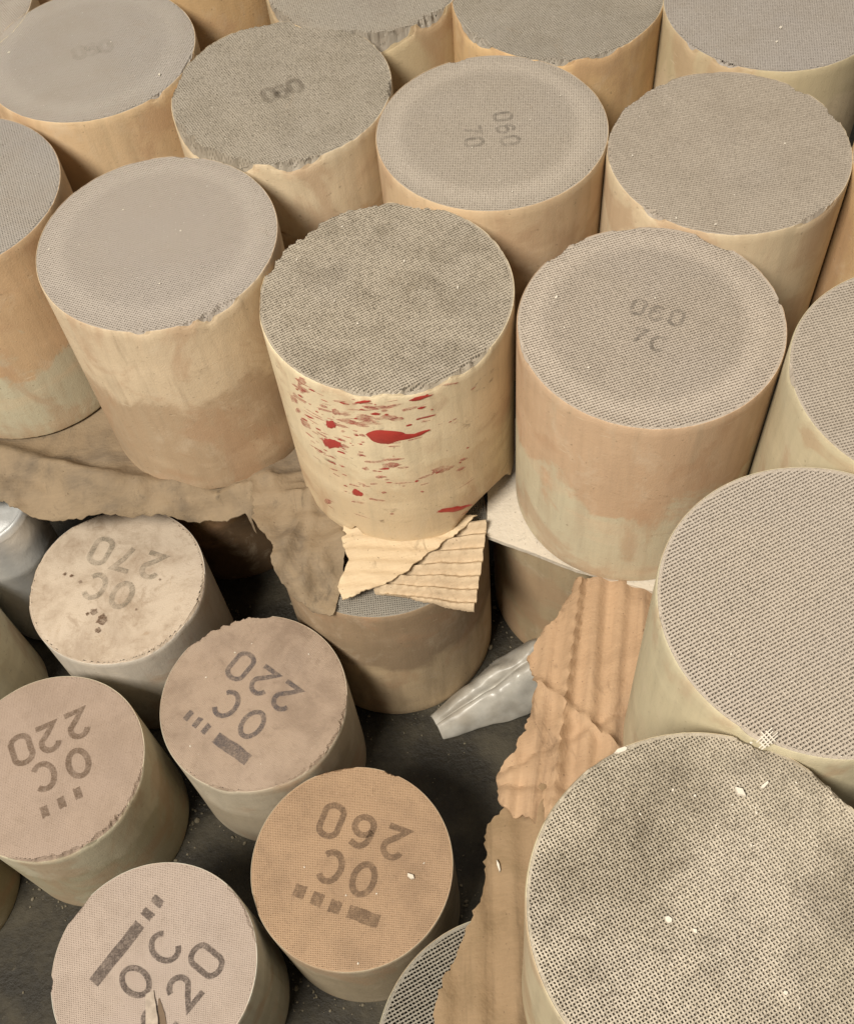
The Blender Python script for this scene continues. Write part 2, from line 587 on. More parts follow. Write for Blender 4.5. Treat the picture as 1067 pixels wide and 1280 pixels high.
core('honeycomb_core', 0.032, 10.406, 0, 2.23, 1, 'large core at the top edge with crumbled dark chips along its front rim', CAT, UP,
     sk('n', (.60, .48, .30), tan, .3, seed=7, dirt=.6), fm('n', (.42, .37, .30), DUST, .6, seed=7), rot=D(8), seed=35,
     chips=((-100, 34, .22, .10), (-55, 12, .10, .07), (-150, 14, .12, .06)), rough=.02)
core('honeycomb_core', 1.804, 9.726, 0, 2.23, 1, 'large core at the top edge with dusty worn grey end and orange skin', CAT, UP,
     sk('o', (.68, .47, .25), (.60, .42, .24), .5, seed=8), fm('o', (.41, .36, .29), (.32, .275, .21), .7, seed=8), rot=D(20), seed=36,
     chips=((-150, 16, .07, .06), (-100, 10, .07, .05), (-75, 9, .05, .04)), rough=.012, wave=.02)
core('honeycomb_core', 3.714, 9.203, 0, 2.23, 1, 'large core in the top right corner, clean mauve grey end over pale skin', CAT, UP,
     sk('p', (.60, .50, .32), cream, .7, seed=9), fm('p', (.45, .40, .35), DUST, .3, seed=9), shared='big', rot=D(-12), seed=37,
     chips=((-130, 8, .05, .04), (-150, 5, .05, .03)))
core('honeycomb_core', -3.78, 7.95, 0, 2.23, 1, 'large core at the left edge with orange stained skin running down to olive', CAT, UP,
     sk('k', (.60, .42, .25), (.58, .53, .38), .52, seed=2, amp=.7), fm('k', (.40, .36, .315), DUST, .35, seed=10, stain_amt=.05), shared='big', rot=D(15), seed=38)
B_, _ = core('honeycomb_core', -0.847, 8.809, 0, 2.23, 1, 'large core with worn dusty grey end and ragged front rim, second row from the back', CAT, UP,
             sk('b', (.70, .57, .39), (.54, .38, .22), .55, seed=11, dirt=.7), fm('b', (.42, .365, .29), (.31, .265, .20), .5, seed=11, scale=3), rot=D(25), seed=39,
             chips=((-140, 30, .16, .09), (-118, 14, .12, .07), (-85, 14, .09, .06), (60, 25, .04, .05), (-10, 8, .05, .03), (165, 12, .05, .04), (100, 12, .04, .03)), rough=.018, wave=.008, jitter=.0028)
C_, _ = core('honeycomb_core', 0.941, 7.935, 0, 2.23, 1, 'large core stamped with a sideways faded number, smooth rimmed', CAT, UP,
             sk('c', (.66, .49, .31), (.50, .345, .20), .6, seed=12), fm('c', (.46, .395, .32), DUST, .25, ring=.45, seed=12), rot=D(-10.2), seed=40, chips=((100, 5, .03, .03), (60, 4, .03, .02)))
D_, _ = core('honeycomb_core', 2.845, 7.343, 0, 2.23, 1, 'large core with plain nicked end, right of the sideways stamped one', CAT, UP,
             sk('d', (.68, .55, .37), cream, .6, seed=13), fm('d', (.48, .41, .33), DUST, .35, seed=13, stain_amt=.15), rot=D(-22), seed=41, n=92, cross=.26, wall=.54, depth=1.0,
             chips=((120, 20, .05, .045), (150, 14, .04, .05), (40, 6, .05, .04), (172, 8, .04, .03), (-60, 14, .05, .04), (-140, 7, .06, .05), (15, 6, .05, .03)), rough=.012)
core('honeycomb_core', 4.76, 6.80, 0, 2.23, 1, 'large core at the right edge seen only as a strip of brown skin', CAT, UP,
     sk('q', (.56, .38, .20), (.58, .44, .26), .3, seed=14), fm('q', GREY, DUST, seed=14), shared='big', rot=D(5), seed=42)
E_, _ = core('honeycomb_core', -1.928, 7.088, 0, 2.23, 1, 'large smooth grey core on brown paper, left of the red splashed one', CAT, UP,
             sk('e', (.68, .54, .37), (.48, .35, .225), .55, seed=15, amp=.35, streak=.45, dirt=.5), fm('e', (.45, .39, .33), (.43, .37, .31), .4, ring=.3, seed=15, stain_amt=.12), rot=D(-27.6), seed=43, n=98, cross=.4, wall=.6, depth=.6,
             chips=((-58, 10, .05, .055), (-66, 4, .06, .04), (-96, 5, .04, .03), (-75, 4, .04, .03), (75, 8, .02, .03)))
# the core with red paint on it; its foot is broken
fb = lambda th: (0.16 * np.clip(1 - np.abs((th - D(238) + math.pi) % (2 * math.pi) - math.pi) / D(5), 0, 1) +
                 0.30 * np.clip(1 - (np.abs((th - D(312) + math.pi) % (2 * math.pi) - math.pi) / D(24)) ** 2, 0, 1) ** .7)
F_, _ = core('honeycomb_core', -0.113, 6.203, 0, 2.16, 1, 'large core splashed with red paint, dirty grey end with a notched back rim', CAT, UP,
             sk('f', (.78, .65, .44), (.68, .53, .34), .45, seed=16, dirt=.85, streak=.35), fm('f', (.50, .43, .335), (.28, .23, .165), .6, seed=16, scale=2.6, stain=(.22, .17, .11), stain_amt=.3), rot=D(23.8), seed=44, n=86, cross=.22, wall=.52, depth=1.3,
             chips=((128, 14, .09, .075), (140, 8, .12, .07), (112, 9, .05, .05), (152, 9, .08, .05), (95, 10, .05, .04), (68, 14, .06, .06), (-80, 14, .06, .06), (-55, 12, .05, .05), (-105, 10, .04, .04), (178, 10, .04, .03)),
             rough=.014, base=fb, jitter=.0025)
G_, _ = core('honeycomb_core', 1.83, 5.59, 0, 2.23, 1, 'large brown and olive core with faint upside down number, on a white card', CAT, UP,
             sk('g', (.57, .40, .26), (.60, .535, .38), .52, seed=17, amp=.55), fm('g', (.53, .45, .365), DUST, .25, ring=.5, seed=17), rot=D(12.7), seed=45, n=88, cross=.22, wall=.5, depth=1.3,
             chips=((125, 7, .05, .035), (112, 5, .03, .02), (48, 10, .05, .06), (90, 8, .025, .03), (-172, 7, .05, .04), (5, 6, .04, .02)))
core('honeycomb_core', 3.591, 4.615, .255, 2.48, 1, 'large core cut off by the right edge, pale mauve lined end over clean olive skin', CAT, UP,
     sk('h', (.60, .52, .35), (.58, .50, .33), .5, seed=18, dirt=.1), fm('h', (.52, .445, .36), DUST, .25, seed=18), rot=D(8.6), rough=.002, seed=46, n=88, cross=.22, wall=.5, depth=1.4, chips=((172, 7, .05, .03),))
I_, _ = core('honeycomb_core', 2.319, 2.994, .28, 2.5, 1, 'large clean core with crisp lined end and bright unbroken rim at right', CAT, UP,
             sk('i', (.60, .53, .36), (.58, .50, .34), .5, seed=19, dirt=.15), fm('i', (.55, .47, .38), (.44, .38, .31), .25, seed=19, stain_amt=.05), rot=D(21.6), seed=47, n=86, cross=.2, wall=.5, depth=1.8, chips=((-128, 6, .05, .045), (178, 3, .02, .02)), rough=.002)
J_, _ = core('honeycomb_core', 1.261, 1.322, .197, 2.42, 1, 'nearest large core at lower right, open square cells with dark soiled patches', CAT, UP,
             sk('j', (.60, .51, .34), (.57, .48, .31), .5, seed=20, dirt=.2), fm('j', (.60, .52, .40), (.24, .20, .145), .6, seed=20, scale=2.1, stain=(.14, .11, .07), stain_amt=.5, speck=.8, hue2=(.62, .54, .45), soot=((.12, .62, .5, .38), (-.35, .42, .5, .42), (.75, -.25, .4, .35))), rot=D(21.2), seed=48,
             chips=((132, 13, .03, .04), (115, 9, .03, .03), (62, 7, .06, .05), (35, 9, .04, .03)), rough=.010, jitter=.003, wall=.40, n=104, depth=1.5)

# lower layer -----------------------------------------------------------------
LOW = 'large cores standing in the lower layer'
lo = -2.35
core('honeycomb_core', -.45, 5.6, lo, 2.23, 1, 'large core under the torn corrugated flap, painted overhang shadow above tan skin', CAT, LOW,
     sk('u', (.36, .26, .165), (.58, .44, .275), .5, seed=21, amp=.2), fm('u', (.34, .31, .26), DUST, seed=21), shared='big', seed=51)  # upper skin colour paints in the shadow of the overhang above
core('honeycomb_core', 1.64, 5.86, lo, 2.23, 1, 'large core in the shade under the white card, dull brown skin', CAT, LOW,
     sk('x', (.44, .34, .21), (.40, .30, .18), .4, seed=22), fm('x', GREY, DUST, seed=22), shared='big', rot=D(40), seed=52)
core('honeycomb_core', -2.2, 7.45, lo, 2.23, 1, 'large core inside the hole beneath the brown paper, shade painted into its skin', CAT, LOW,
     sk('w', (.20, .12, .055), (.14, .09, .05), .5, seed=23), fm('w', GREY, DUST, seed=23), shared='big', rot=D(10), seed=53)  # skin colours darkened to paint in the shade of the hole
core('honeycomb_core', .154, .992, lo, 2.23, 1, 'large mesh ended core, painted dark as shadow, at the bottom edge half covered by torn cardboard', CAT, LOW,
     sk('v', (.46, .42, .30), (.4, .36, .25), .5, seed=24), fm('v', (.30, .27, .215), (.25, .21, .16), .4, seed=24), rot=D(22), seed=54, n=76, cross=.2, wall=.42, depth=3.5)  # shadow over this end is painted in as darker wall colours

# small cores on the floor -----------------------------------------------------
SM = 'small stamped cores standing on the dark floor'
smk = dict(n=SMALL_N, wall=.58, depth=1.6, jitter=.0008, land=.010, rough=.004)


def small(x, y, ztop, R, label, skin, face, **kw):
    a = dict(smk)
    a.update(kw)
    return core('small_honeycomb_core', x, y, ztop, ztop + FLOOR, R, label, CAT, SM, skin, face, **a)


S1, _ = small(-3.06, 5.62, -2.94, .86, 'small chalky white core stamped 270 with a dark brown stain',
              sk('s1', (.62, .56, .48), (.55, .49, .40), .5, seed=25, dirt=.3), fm('s1', (.80, .66, .51), (.42, .30, .20), .75, seed=25, k=.84, scale=1.6, stain=(.30, .20, .12), stain_amt=.55, speck=.2), rot=D(-30), seed=61,
              n=90, wall=.86, depth=.35, chips=((-65, 22, .04, .05), (-20, 20, .04, .05), (100, 25, .03, .04), (170, 20, .03, .03)), wave=.008)
S2, _ = small(-1.77, 4.26, -3.0, .86, 'small brown core stamped 220 with a wavy worn back rim',
              sk('s2', (.54, .47, .36), (.44, .37, .27), .5, seed=26), fm('s2', (.54, .405, .30), (.34, .245, .175), .75, seed=26, k=.84, speck=.3, hue2=(.58, .45, .355)), rot=D(-60), seed=62,
              wall=.74, depth=.6, chips=((105, 14, .08, .05), (85, 9, .06, .04), (125, 9, .05, .04), (-110, 9, .05, .05), (-30, 30, .035, .04), (-60, 20, .03, .04)))
S3, _ = small(-3.58, 3.85, -2.93, .85, 'small mauve brown core with a smudged stamp at the left edge, front rim rubbed',
              sk('s3', (.58, .52, .38), (.46, .41, .28), .5, seed=27), fm('s3', (.54, .405, .31), (.42, .31, .23), .7, seed=27, k=.84, speck=.1, stain_amt=.08), rot=D(-80), seed=63,
              wall=.74, depth=.6, chips=((-48, 16, .06, .06), (-85, 28, .07, .05), (-20, 12, .04, .04)))
S4, _ = small(-.99, 2.71, -3.13, .862, 'small orange brown core stamped 260 with a pale chip on it',
              sk('s4', (.46, .38, .27), (.38, .31, .21), .5, seed=28), fm('s4', (.56, .37, .225), (.39, .255, .155), .7, seed=28, k=.84, speck=.15, stain_amt=.2, hue2=(.62, .41, .245)), rot=D(-93), seed=64,
              wall=.62, depth=1.0, chips=((62, 5, .05, .03), (95, 14, .03, .03), (-165, 6, .05, .04)))
S5, _ = small(-2.62, 2.05, -3.0, .84, 'small pale pinkish core at the bottom edge with a long printed bar and split peel',
              sk('s5', (.60, .585, .50), (.48, .45, .36), .5, seed=29), fm('s5', (.62, .495, .405), (.48, .375, .30), .6, seed=29, k=.84, speck=.15, stain_amt=.06), rot=D(-88), seed=65,
              wall=.64, depth=1.0, chips=((-178, 4, .06, .04), (140, 10, .04, .03), (25, 20, .02, .05)))
small(-5.2, 3.36, -3.0, .8, 'small dark core at the lower left edge, only its shaded skin showing',
      sk('s6', (.42, .36, .22), (.36, .30, .18), .5, seed=30), fm('s6', (.6, .47, .36), DUST, seed=30), shared='small', seed=66)
small(-5.06, 5.33, -2.9, .8, 'small olive core at the left edge beside the white 270 one, rim flaking',
      sk('s7', (.74, .68, .50), (.66, .59, .42), .5, seed=31), fm('s7', (.6, .52, .4), DUST, seed=31), shared='small', seed=67, chips=((0, 30, .05, .05),))

# printed marks ------------------------------------------------------------------
ink = ink_mat('ink_dark', (.085, .065, .055), .45, .80, 1)
ink_s2 = ink_mat('ink_greyish', (.10, .085, .085), .45, .78, 2)
ink_pale = ink_mat('ink_faded', (.20, .175, .13), .15, .52, 3)
ink_brown = ink_mat('ink_brown', (.13, .085, .055), .40, .68, 4)
ink_ghost = ink_mat('ink_ghost', (.14, .12, .10), .0, .52, 5)
ink_ghost2 = ink_mat('ink_ghost_faint', (.16, .13, .10), .0, .26, 6)
hS = lambda z: z + FLOOR
print_glyphs(S4, [('2', .38, .145), ('6', .11, .271), ('0', -.149, .397), ('O', .091, -.134), ('C', -.182, .005), ('L', .069, -.434), ('s', -.161, -.33), ('s', -.305, -.251), ('s', -.449, -.168)],
             math.atan2(.252, -.529), hS(-3.13), .205, ink_brown, sq=(.10, .105), lng=(.27, .11), seed=1)
print_glyphs(S2, [('2', .298, -.006), ('2', .099, .173), ('0', -.11, .35), ('O', -.015, -.234), ('C', -.245, -.008), ('L', -.2, -.441), ('s', -.432, -.225), ('s', -.51, -.153), ('s', -.591, -.076)],
             math.atan2(.356, -.408), hS(-3.0), .205, ink_s2, sq=(.052, .10), lng=(.38, .115), wrk=.22, seed=2)
print_glyphs(S3, [('2', .226, .352), ('2', -.027, .255), ('0', -.263, .169), ('O', .259, -.023), ('C', -.044, -.108), ('s', .272, -.299), ('s', .133, -.364), ('s', -.01, -.426)],
             math.atan2(-.183, -.489), hS(-2.93), .20, ink_brown, sq=(.065, .105), seed=3)
print_glyphs(S5, [('2', .044, -.425), ('2', .244, -.217), ('0', .424, -.001), ('O', -.146, -.095), ('C', .085, .143), ('L', -.307, .141), ('s', -.064, .42), ('s', .015, .514)],
             math.atan2(.424, .38), hS(-3.0), .205, ink, sq=(.065, .105), lng=(.55, .10), wrk=.22, seed=4)
print_glyphs(S1, [('2', .344, .151), ('7', .08, .26), ('0', -.175, .386), ('O', .055, -.139), ('C', -.214, -.005)],
             math.atan2(.235, -.519), hS(-2.94), .21, ink_pale, wrk=.26, seed=5)
print_glyphs(G_, [('0', -.06, .155), ('6', .061, .074), ('0', .198, .004), ('7', -.117, -.121), ('C', .012, -.219)], math.atan2(-.151, .258), 2.23, .11, ink_ghost, wrk=.26, seed=6)
print_glyphs(C_, [('0', .117, .14), ('6', .118, -.02), ('0', .135, -.175), ('7', -.164, .013), ('0', -.169, -.141)], math.atan2(-.315, .018), 2.23, .115, ink_ghost, wrk=.26, seed=7)
ink_b = ink_mat('ink_dusty', (.15, .12, .09), .12, .5, 8)
print_glyphs(B_, [('0', -.11, -.075), ('6', .0, -.047), ('0', .121, .008)], math.atan2(.08, .23), 2.235, .125, ink_b, wrk=.4, seed=8)
ink_ghost3 = ink_mat('ink_ghost_stain', (.17, .14, .10), .0, .15, 15)
print_glyphs(A_, [('0', -.10, .0), ('6', .02, .03), ('0', .14, .05)], .2, 2.23, .12, ink_ghost3, wrk=.5, seed=9)

# red paint splashes on the skin ---------------------------------------------------
paint_t = NT("red_paint")
pn = paint_t.noise(8, 4, .6)
paint_t.bsdf(paint_t.mix(paint_t.ramp(pn, .35, .7, 0, .6), (.42, .045, .035), (.30, .035, .03)), .35, .5)
paint = paint_t.m
paint_old = ink_mat('red_paint_rubbed', (.44, .13, .10), .15, .68, 11)
SPL = [(-1.704, -0.519, 0.125, -0.004, -0.009, -0.097), (-1.828, -0.089, 0.064, 0.022, -0.0, -0.018), (-1.4, -0.099, 0.099, -0.003, 0.002, -0.021), (-1.659, -0.272, 0.066, -0.006, -0.003, -0.033), (-2.068, -0.287, 0.032, -0.016, -0.018, -0.04), (-2.144, -0.487, 0.049, 0.0, -0.022, -0.063), (-2.172, -0.756, 0.095, 0.021, -0.025, -0.082), (-1.933, -0.798, 0.029, -0.0, -0.005, -0.022), (-1.663, -0.828, 0.082, 0.0, -0.001, -0.016), (-1.694, -0.909, 0.083, 0.009, -0.002, -0.037), (-1.794, -1.082, 0.049, 0.005, -0.002, -0.022), (-2.032, -1.396, 0.049, -0.008, -0.018, -0.06), (-1.792, -1.314, 0.022, 0.002, -0.002, -0.018), (-1.282, -1.099, 0.101, -0.028, 0.003, -0.044), (-1.125, -1.213, 0.052, -0.007, 0.004, -0.019), (-1.208, -1.769, 0.166, -0.07, 0.003, -0.04), (-2.433, -0.687, 0.054, -0.023, -0.037, -0.061), (-2.515, -0.435, 0.037, -0.019, -0.045, -0.065), (-2.348, -0.078, 0.044, 0.014, -0.028, -0.067), (-2.362, -0.213, 0.043, 0.032, -0.006, -0.026), (-2.493, -0.566, 0.034, 0.011, -0.027, -0.052), (-2.046, -0.523, 0.021, 0.009, -0.002, -0.017), (-2.401, -1.812, 0.045, 0.023, -0.021, -0.057), (-1.775, -0.324, 0.018, 0.001, -0.001, -0.011), (-1.475, -1.34, 0.015, -0.006, -0.001, -0.013), (-1.091, -1.1, 0.038, -0.013, 0.003, -0.019), (-1.386, -0.392, 0.041, -0.007, 0.0, -0.011), (-1.174, -0.059, 0.072, -0.03, 0.001, -0.011)]


def splash(t0, z0, ax, az, bx, bz, k, mat, lift):
    rng = random.Random(k)
    n = 22
    pts = []
    for i in range(n):
        a = 2 * math.pi * i / n
        r = 1 + rng.uniform(-.2, .2)
        u, v = math.cos(a) * r, math.sin(a) * r
        if math.cos(a) > 0:                     # thrown to one side: taper
            v *= 1 - .55 * math.cos(a)
        pts.append((t0 + u * ax + v * bx, z0 + u * az + v * bz))
    V, Q = [], []
    rings = 4
    for q in range(rings + 1):
        for (t, z) in pts:
            tt, zz = t0 + (t - t0) * q / rings, z0 + (z - z0) * q / rings
            rr = 1.0055 + lift * (1 - (q / rings) ** 3)
            V.append((rr * math.cos(tt), rr * math.sin(tt), zz + 2.16))
    for q in range(rings):
        for i in range(n):
            Q.append((q * n + i, q * n + (i + 1) % n, (q + 1) * n + (i + 1) % n, (q + 1) * n + i))
    mesh_from('paint_splash', V, Q, mat, F_, smooth=True)


t0, z0 = -1.704, -.519
pts = []
for i in range(40):
    a = 2 * math.pi * i / 40
    pts.append((t0 + .145 * math.cos(a) * (1 + .06 * math.sin(5 * a)), z0 + .088 * math.sin(a) * (1 + .1 * math.sin(3 * a + 1))))
tail = [(t0 + .10, .050, -.01), (t0 + .17, .034, -.02), (t0 + .22, .024, -.022), (t0 + .27, .026, -.012), (t0 + .31, .016, .0), (t0 + .345, .004, .006)]
V, Q = [], []
nP = len(pts)
for q in range(5):
    for (t, z) in pts:
        tt, zz = t0 + (t - t0) * q / 4, z0 + (z - z0) * q / 4
        rr = 1.0058 + .006 * (1 - (q / 4) ** 3)
        V.append((rr * math.cos(tt), rr * math.sin(tt), zz + 2.16))
for q in range(4):
    for i in range(nP):
        Q.append((q * nP + i, q * nP + (i + 1) % nP, (q + 1) * nP + (i + 1) % nP, (q + 1) * nP + i))
b0 = len(V)
for (t, hw, dz) in tail:
    for s_ in (-1, 0, 1):
        rr = 1.0075 + (.004 if s_ == 0 else -.001)
        V.append((rr * math.cos(t), rr * math.sin(t), z0 + dz + s_ * hw + 2.16))
for i in range(len(tail) - 1):
    for s_ in (0, 1):
        a = b0 + i * 3 + s_
        Q.append((a, a + 3, a + 4, a + 1))
mesh_from('paint_splash', V, Q, paint, F_, smooth=True)
for k, s_ in enumerate(SPL[1:]):
    fresh = k in (0, 1, 4, 5, 10, 14)
    splash(*s_, k + 3, paint if fresh else paint_old, .003)

rngp = random.Random(21)
for nm, mt_, cnt, big in (('paint_speck', paint, 70, 0), ('rubbed_paint', paint_old, 60, 1)):
    V, Q = [], []
    for k in range(int(cnt * (1.0 if not big else 1.9))):
        t_ = -2.45 + abs(rngp.gauss(0, .62)) if rngp.random() < .7 else rngp.uniform(-2.4, -1.0)
        z_ = -.06 - abs(rngp.gauss(0, .75))
        if z_ < -1.95 or t_ > -.95:
            continue
        a = abs(rngp.gauss(0, .02 if not big else .055)) + .006
        b = min(a * .6, abs(rngp.gauss(0, .006 if not big else .013)) + .004)
        sl = rngp.uniform(-.15, .45)
        i0 = len(V)
        for q in range(8):
            an = 2 * math.pi * q / 8
            u, v = math.cos(an) * a * rngp.uniform(.7, 1.25), math.sin(an) * b * rngp.uniform(.6, 1.3)
            V.append((1.0062 * math.cos(t_ + u), 1.0062 * math.sin(t_ + u), z_ + v + u * sl * .6 + 2.16))
        Q.append(tuple(range(i0, i0 + 8)))
    mesh_from(nm, V, Q, mt_, F_)['kind'] = 'stuff'

# peel on the small pinkish core ------------------------------------------------------
peel_mat = plain_mat('peel', (.42, .345, .275), .85, var=.6, scale=14)
crack_mat = plain_mat('peel_underside', (.16, .11, .07), .8)
V, Q = [], []
for i in range(9):
    u = i / 8
    cx_, cy_ = -.03 + .05 * u, -.19 - .42 * u
    w = (.034 + .03 * u) * (1 + .25 * mn.noise(Vector((u * 5, 1, 2))))
    for s_, hz in ((-1, .006), (0, .012 + .04 * u), (1, .012 + .04 * u)):
        V.append((cx_ + s_ * w, cy_ + .01 * s_, hS(-3.0) + hz))
    if i:
        a = (i - 1) * 3
        Q += [(a, a + 3, a + 4, a + 1), (a + 1, a + 4, a + 5, a + 2)]
mesh_from('peeled_sliver', V, Q, peel_mat, S5, smooth=True)
V, Q = [], []
for i in range(7):
    u = i / 6
    cx_, cy_ = .045 + .075 * u, -.25 - .36 * u
    w = .004 + .022 * math.sin(math.pi * min(1, u * 1.1))
    V += [(cx_ - w, cy_, hS(-3.0) + .008), (cx_ + w, cy_ + .01, hS(-3.0) + .008)]
    if i:
        a = (i - 1) * 2
        Q.append((a, a + 2, a + 3, a + 1))
mesh_from('crack', V, Q, crack_mat, S5)

# brown stain on the white 270 core
rng = random.Random(4)
stn = ink_mat('rust_stain', (.10, .05, .025), .35, .9, 12)
for (x, y, r) in ((-.125, -.378, .055), (-.21, -.29, .035), (-.27, -.30, .018), (.20, -.32, .014), (-.36, .06, .02), (-.45, .14, .016), (-.52, .17, .016), (.42, -.02, .012), (-.16, -.49, .028)):
    n = 14
    V = [(x, y, hS(-2.94) + .009)] + [(x + r * (1 + rng.uniform(-.35, .35)) * math.cos(2 * math.pi * i / n), y + r * (1 + rng.uniform(-.35, .35)) * math.sin(2 * math.pi * i / n), hS(-2.94) + .009) for i in range(n)]
    mesh_from('stain_spot', V, [(0, 1 + i, 1 + (i + 1) % n) for i in range(n)], stn, S1)

# ------------------------------------------------------------------ sheets of paper and board


def dense(poly, step, jag, seed):
    rng = random.Random(seed)
    out = []
    n = len(poly)
    for i in range(n):
        a, b = Vector(poly[i]), Vector(poly[(i + 1) % n])
        d = b - a
        k = max(1, int(d.length / step))
        nr = Vector((-d.y, d.x)).normalized()
        for q in range(k):
            p = a + d * (q / k)
            w_ = mn.noise(Vector((p.x * 3, p.y * 3, seed))) * 3.2 + mn.noise(Vector((p.x * 11, p.y * 11, seed))) * 1.6 + max(0, mn.noise(Vector((p.x * 26, p.y * 26, seed)))) * 1.6
            out.append(p + nr * (rng.gauss(0, jag * .28) + jag * .75 * w_))
    return out


def sheet(name, poly, zf, mat, thick, step=0.05, jag=0.008, seed=1, parent=None, edge_mat=None):
    ol = dense(poly, step * .6, jag, seed)
    xs, ys = [p.x for p in ol], [p.y for p in ol]
    pts = list(ol)
    n = len(ol)

    def inside(x, y):
        c = False
        j = n - 1
        for i in range(n):
            if (ol[i].y > y) != (ol[j].y > y) and x < (ol[j].x - ol[i].x) * (y - ol[i].y) / (ol[j].y - ol[i].y) + ol[i].x:
                c = not c
            j = i
        return c
    arr = np.array([[p.x, p.y] for p in ol])
    y = min(ys)
    row = 0
    while y < max(ys):
        x = min(xs) + (step / 2 if row % 2 else 0)
        while x < max(xs):
            if inside(x, y) and np.min(np.hypot(arr[:, 0] - x, arr[:, 1] - y)) > step * .45:
                pts.append(Vector((x, y)))
            x += step
        y += step * .87
        row += 1
    v, e, f, *_ = delaunay_2d_cdt(pts, [(i, (i + 1) % n) for i in range(n)], [], 1, 1e-5)
    V = [(p.x, p.y, zf(p.x, p.y) + FLOOR) for p in v]
    cnt = {}
    for fc in f:
        for a, b in zip(fc, list(fc[1:]) + [fc[0]]):
            cnt[(a, b)] = 1
    nb = len(V)
    F = [tuple(q) for q in f] + [tuple(i + nb for i in reversed(q)) for q in f]
    V2 = V + [(a, b, c - thick) for a, b, c in V]
    for (a, b) in cnt:
        if (b, a) not in cnt:
            F.append((b, a, a + nb, b + nb))
    o = mesh_from(name, V2, F, mat, parent, smooth=True)
    # crisp paper edge
    me = o.data
    bm = bmesh.new()
    bm.from_mesh(me)
    for ed in bm.edges:
        if len(ed.link_faces) == 2 and ed.calc_face_angle(0) > D(55):
            ed.smooth = False
    bm.to_mesh(me)
    bm.free()
    return o


def crumple(x, y, sc, amp, seed):
    a = mn.noise(Vector((x * sc, y * sc, seed)))
    b = mn.noise(Vector((x * sc * 2.3 + 5, y * sc * 2.3, seed + 3)))
    return amp * ((1 - 2 * abs(a)) * .7 + (1 - 2 * abs(b)) * .35)


kraft = card_mat('kraft_paper', (.36, .268, .17), (.215, .168, .12), 1.0, amt=.8)
poly = [(-6.2, 8.3), (-6.2, 9.6), (-3.0, 8.2), (-1.2, 7.4), (-.55, 6.5), (-.55, 5.7), (-.70, 5.5), (-.76, 5.265), (-.82, 4.941), (-.928, 4.675), (-1.067, 4.718), (-1.308, 4.886), (-1.407, 5.144),
        (-1.40, 5.352), (-1.577, 5.634), (-1.685, 5.842), (-1.947, 5.861), (-2.322, 5.888), (-3.003, 6.012), (-3.42, 6.026), (-3.766, 6.102), (-4.01, 6.263), (-5.2, 6.5)]


def crease(x, y, x0, y0, dx, dy, w, amp):
    d = abs((x - x0) * dy - (y - y0) * dx) / math.hypot(dx, dy)
    return amp * max(0, 1 - d / w)


def z_paper(x, y):
    k = min(1, max(0, (7.0 - y) * 1.2))
    z = -2.27 + crumple(x, y, 1.3, .12, 2) * k + crumple(x, y, 3.4, .055, 12) * k
    edge = 5.9 + .08 * (-2.0 - x) if x < -1.6 else 4.75
    z -= .16 * max(0, 1 - (y - edge) / .40) ** 2 if x < -1.5 else .12 * max(0, 1 - (y - edge) / .7) ** 2
    d = (x + 3.35) * .45 + (y - 6.45) * .9        # big soft fold running away from the torn edge at left
    if x < -2.2:
        z += .15 * math.exp(-(d / .12) ** 2) * min(1, (-2.2 - x) * 1.2)
    z += crease(x, y, -3.0, 6.35, 1, -.28, .10, .06) * k + crease(x, y, -1.3, 5.3, .5, 1, .09, .07) + crease(x, y, -.95, 5.1, 1, .5, .08, .045) + crease(x, y, -2.0, 6.0, 1, .15, .07, .05) * k
    z += crease(x, y, -3.7, 6.6, .6, 1, .10, .05) * k + crease(x, y, -1.15, 4.9, .15, 1, .07, .05)
    if math.hypot(x + .45, y - 5.6) < 1.06:          # rests on the core below
        z = max(z, -2.325)
    return z


tag(sheet('paper_sheet', poly, z_paper, kraft, .012, .042, .010, 3), 'crumpled torn brown kraft paper under the left cores, hanging over the hole', 'packing paper')

# torn corrugated flap under the red splashed core
fr = empty('cardboard_flap', -.2, 5.0, -2.3)
tag(fr, 'torn flap of pale corrugated cardboard with bare flutes beneath the red splashed core', 'cardboard')
liner_m = card_mat('cardboard_liner', (.84, .655, .43), (.68, .50, .31), 5.0, amt=.5)
flute_m = card_mat('cardboard_flutes', (.74, .575, .385), (.55, .40, .26), 6.0, amt=.45)
off = lambda P: [(a + .2, b - 5.0) for a, b in P]
zb = lambda x, y: -2.30 + FLOOR


def z_flute(x, y):
    X, Y = x - .2, y + 5.0
    s = X * .17 + Y * .985 - 4.75
    fan = 1.0 + .35 * (X - .3)
    z = -2.235 + .10 * max(0, (Y - 4.7)) * .9 + .040 * math.sin(s / fan * 2 * math.pi / .128) + crumple(X, Y, 2.5, .03, 5)
    return z + 2.30 - FLOOR


def z_liner(x, y):
    X, Y = x - .2, y + 5.0
    d = (Y - 4.82) * .35 - (X + .5) * .22
    z = -2.165 + .09 * max(0, (Y - 4.7)) + crumple(X, Y, 2.0, .018, 8) + .012 * math.sin((X * .17 + Y * .985) * 2 * math.pi / .118)
    # torn diagonal edge lifts a little, left corner curls down over the core
    z -= .10 * max(0, (-.62 - X)) ** 1.2 * 3 + .12 * max(0, 4.90 - Y) * (1 if X < -.45 else .3)
    return z + 2.30 - FLOOR


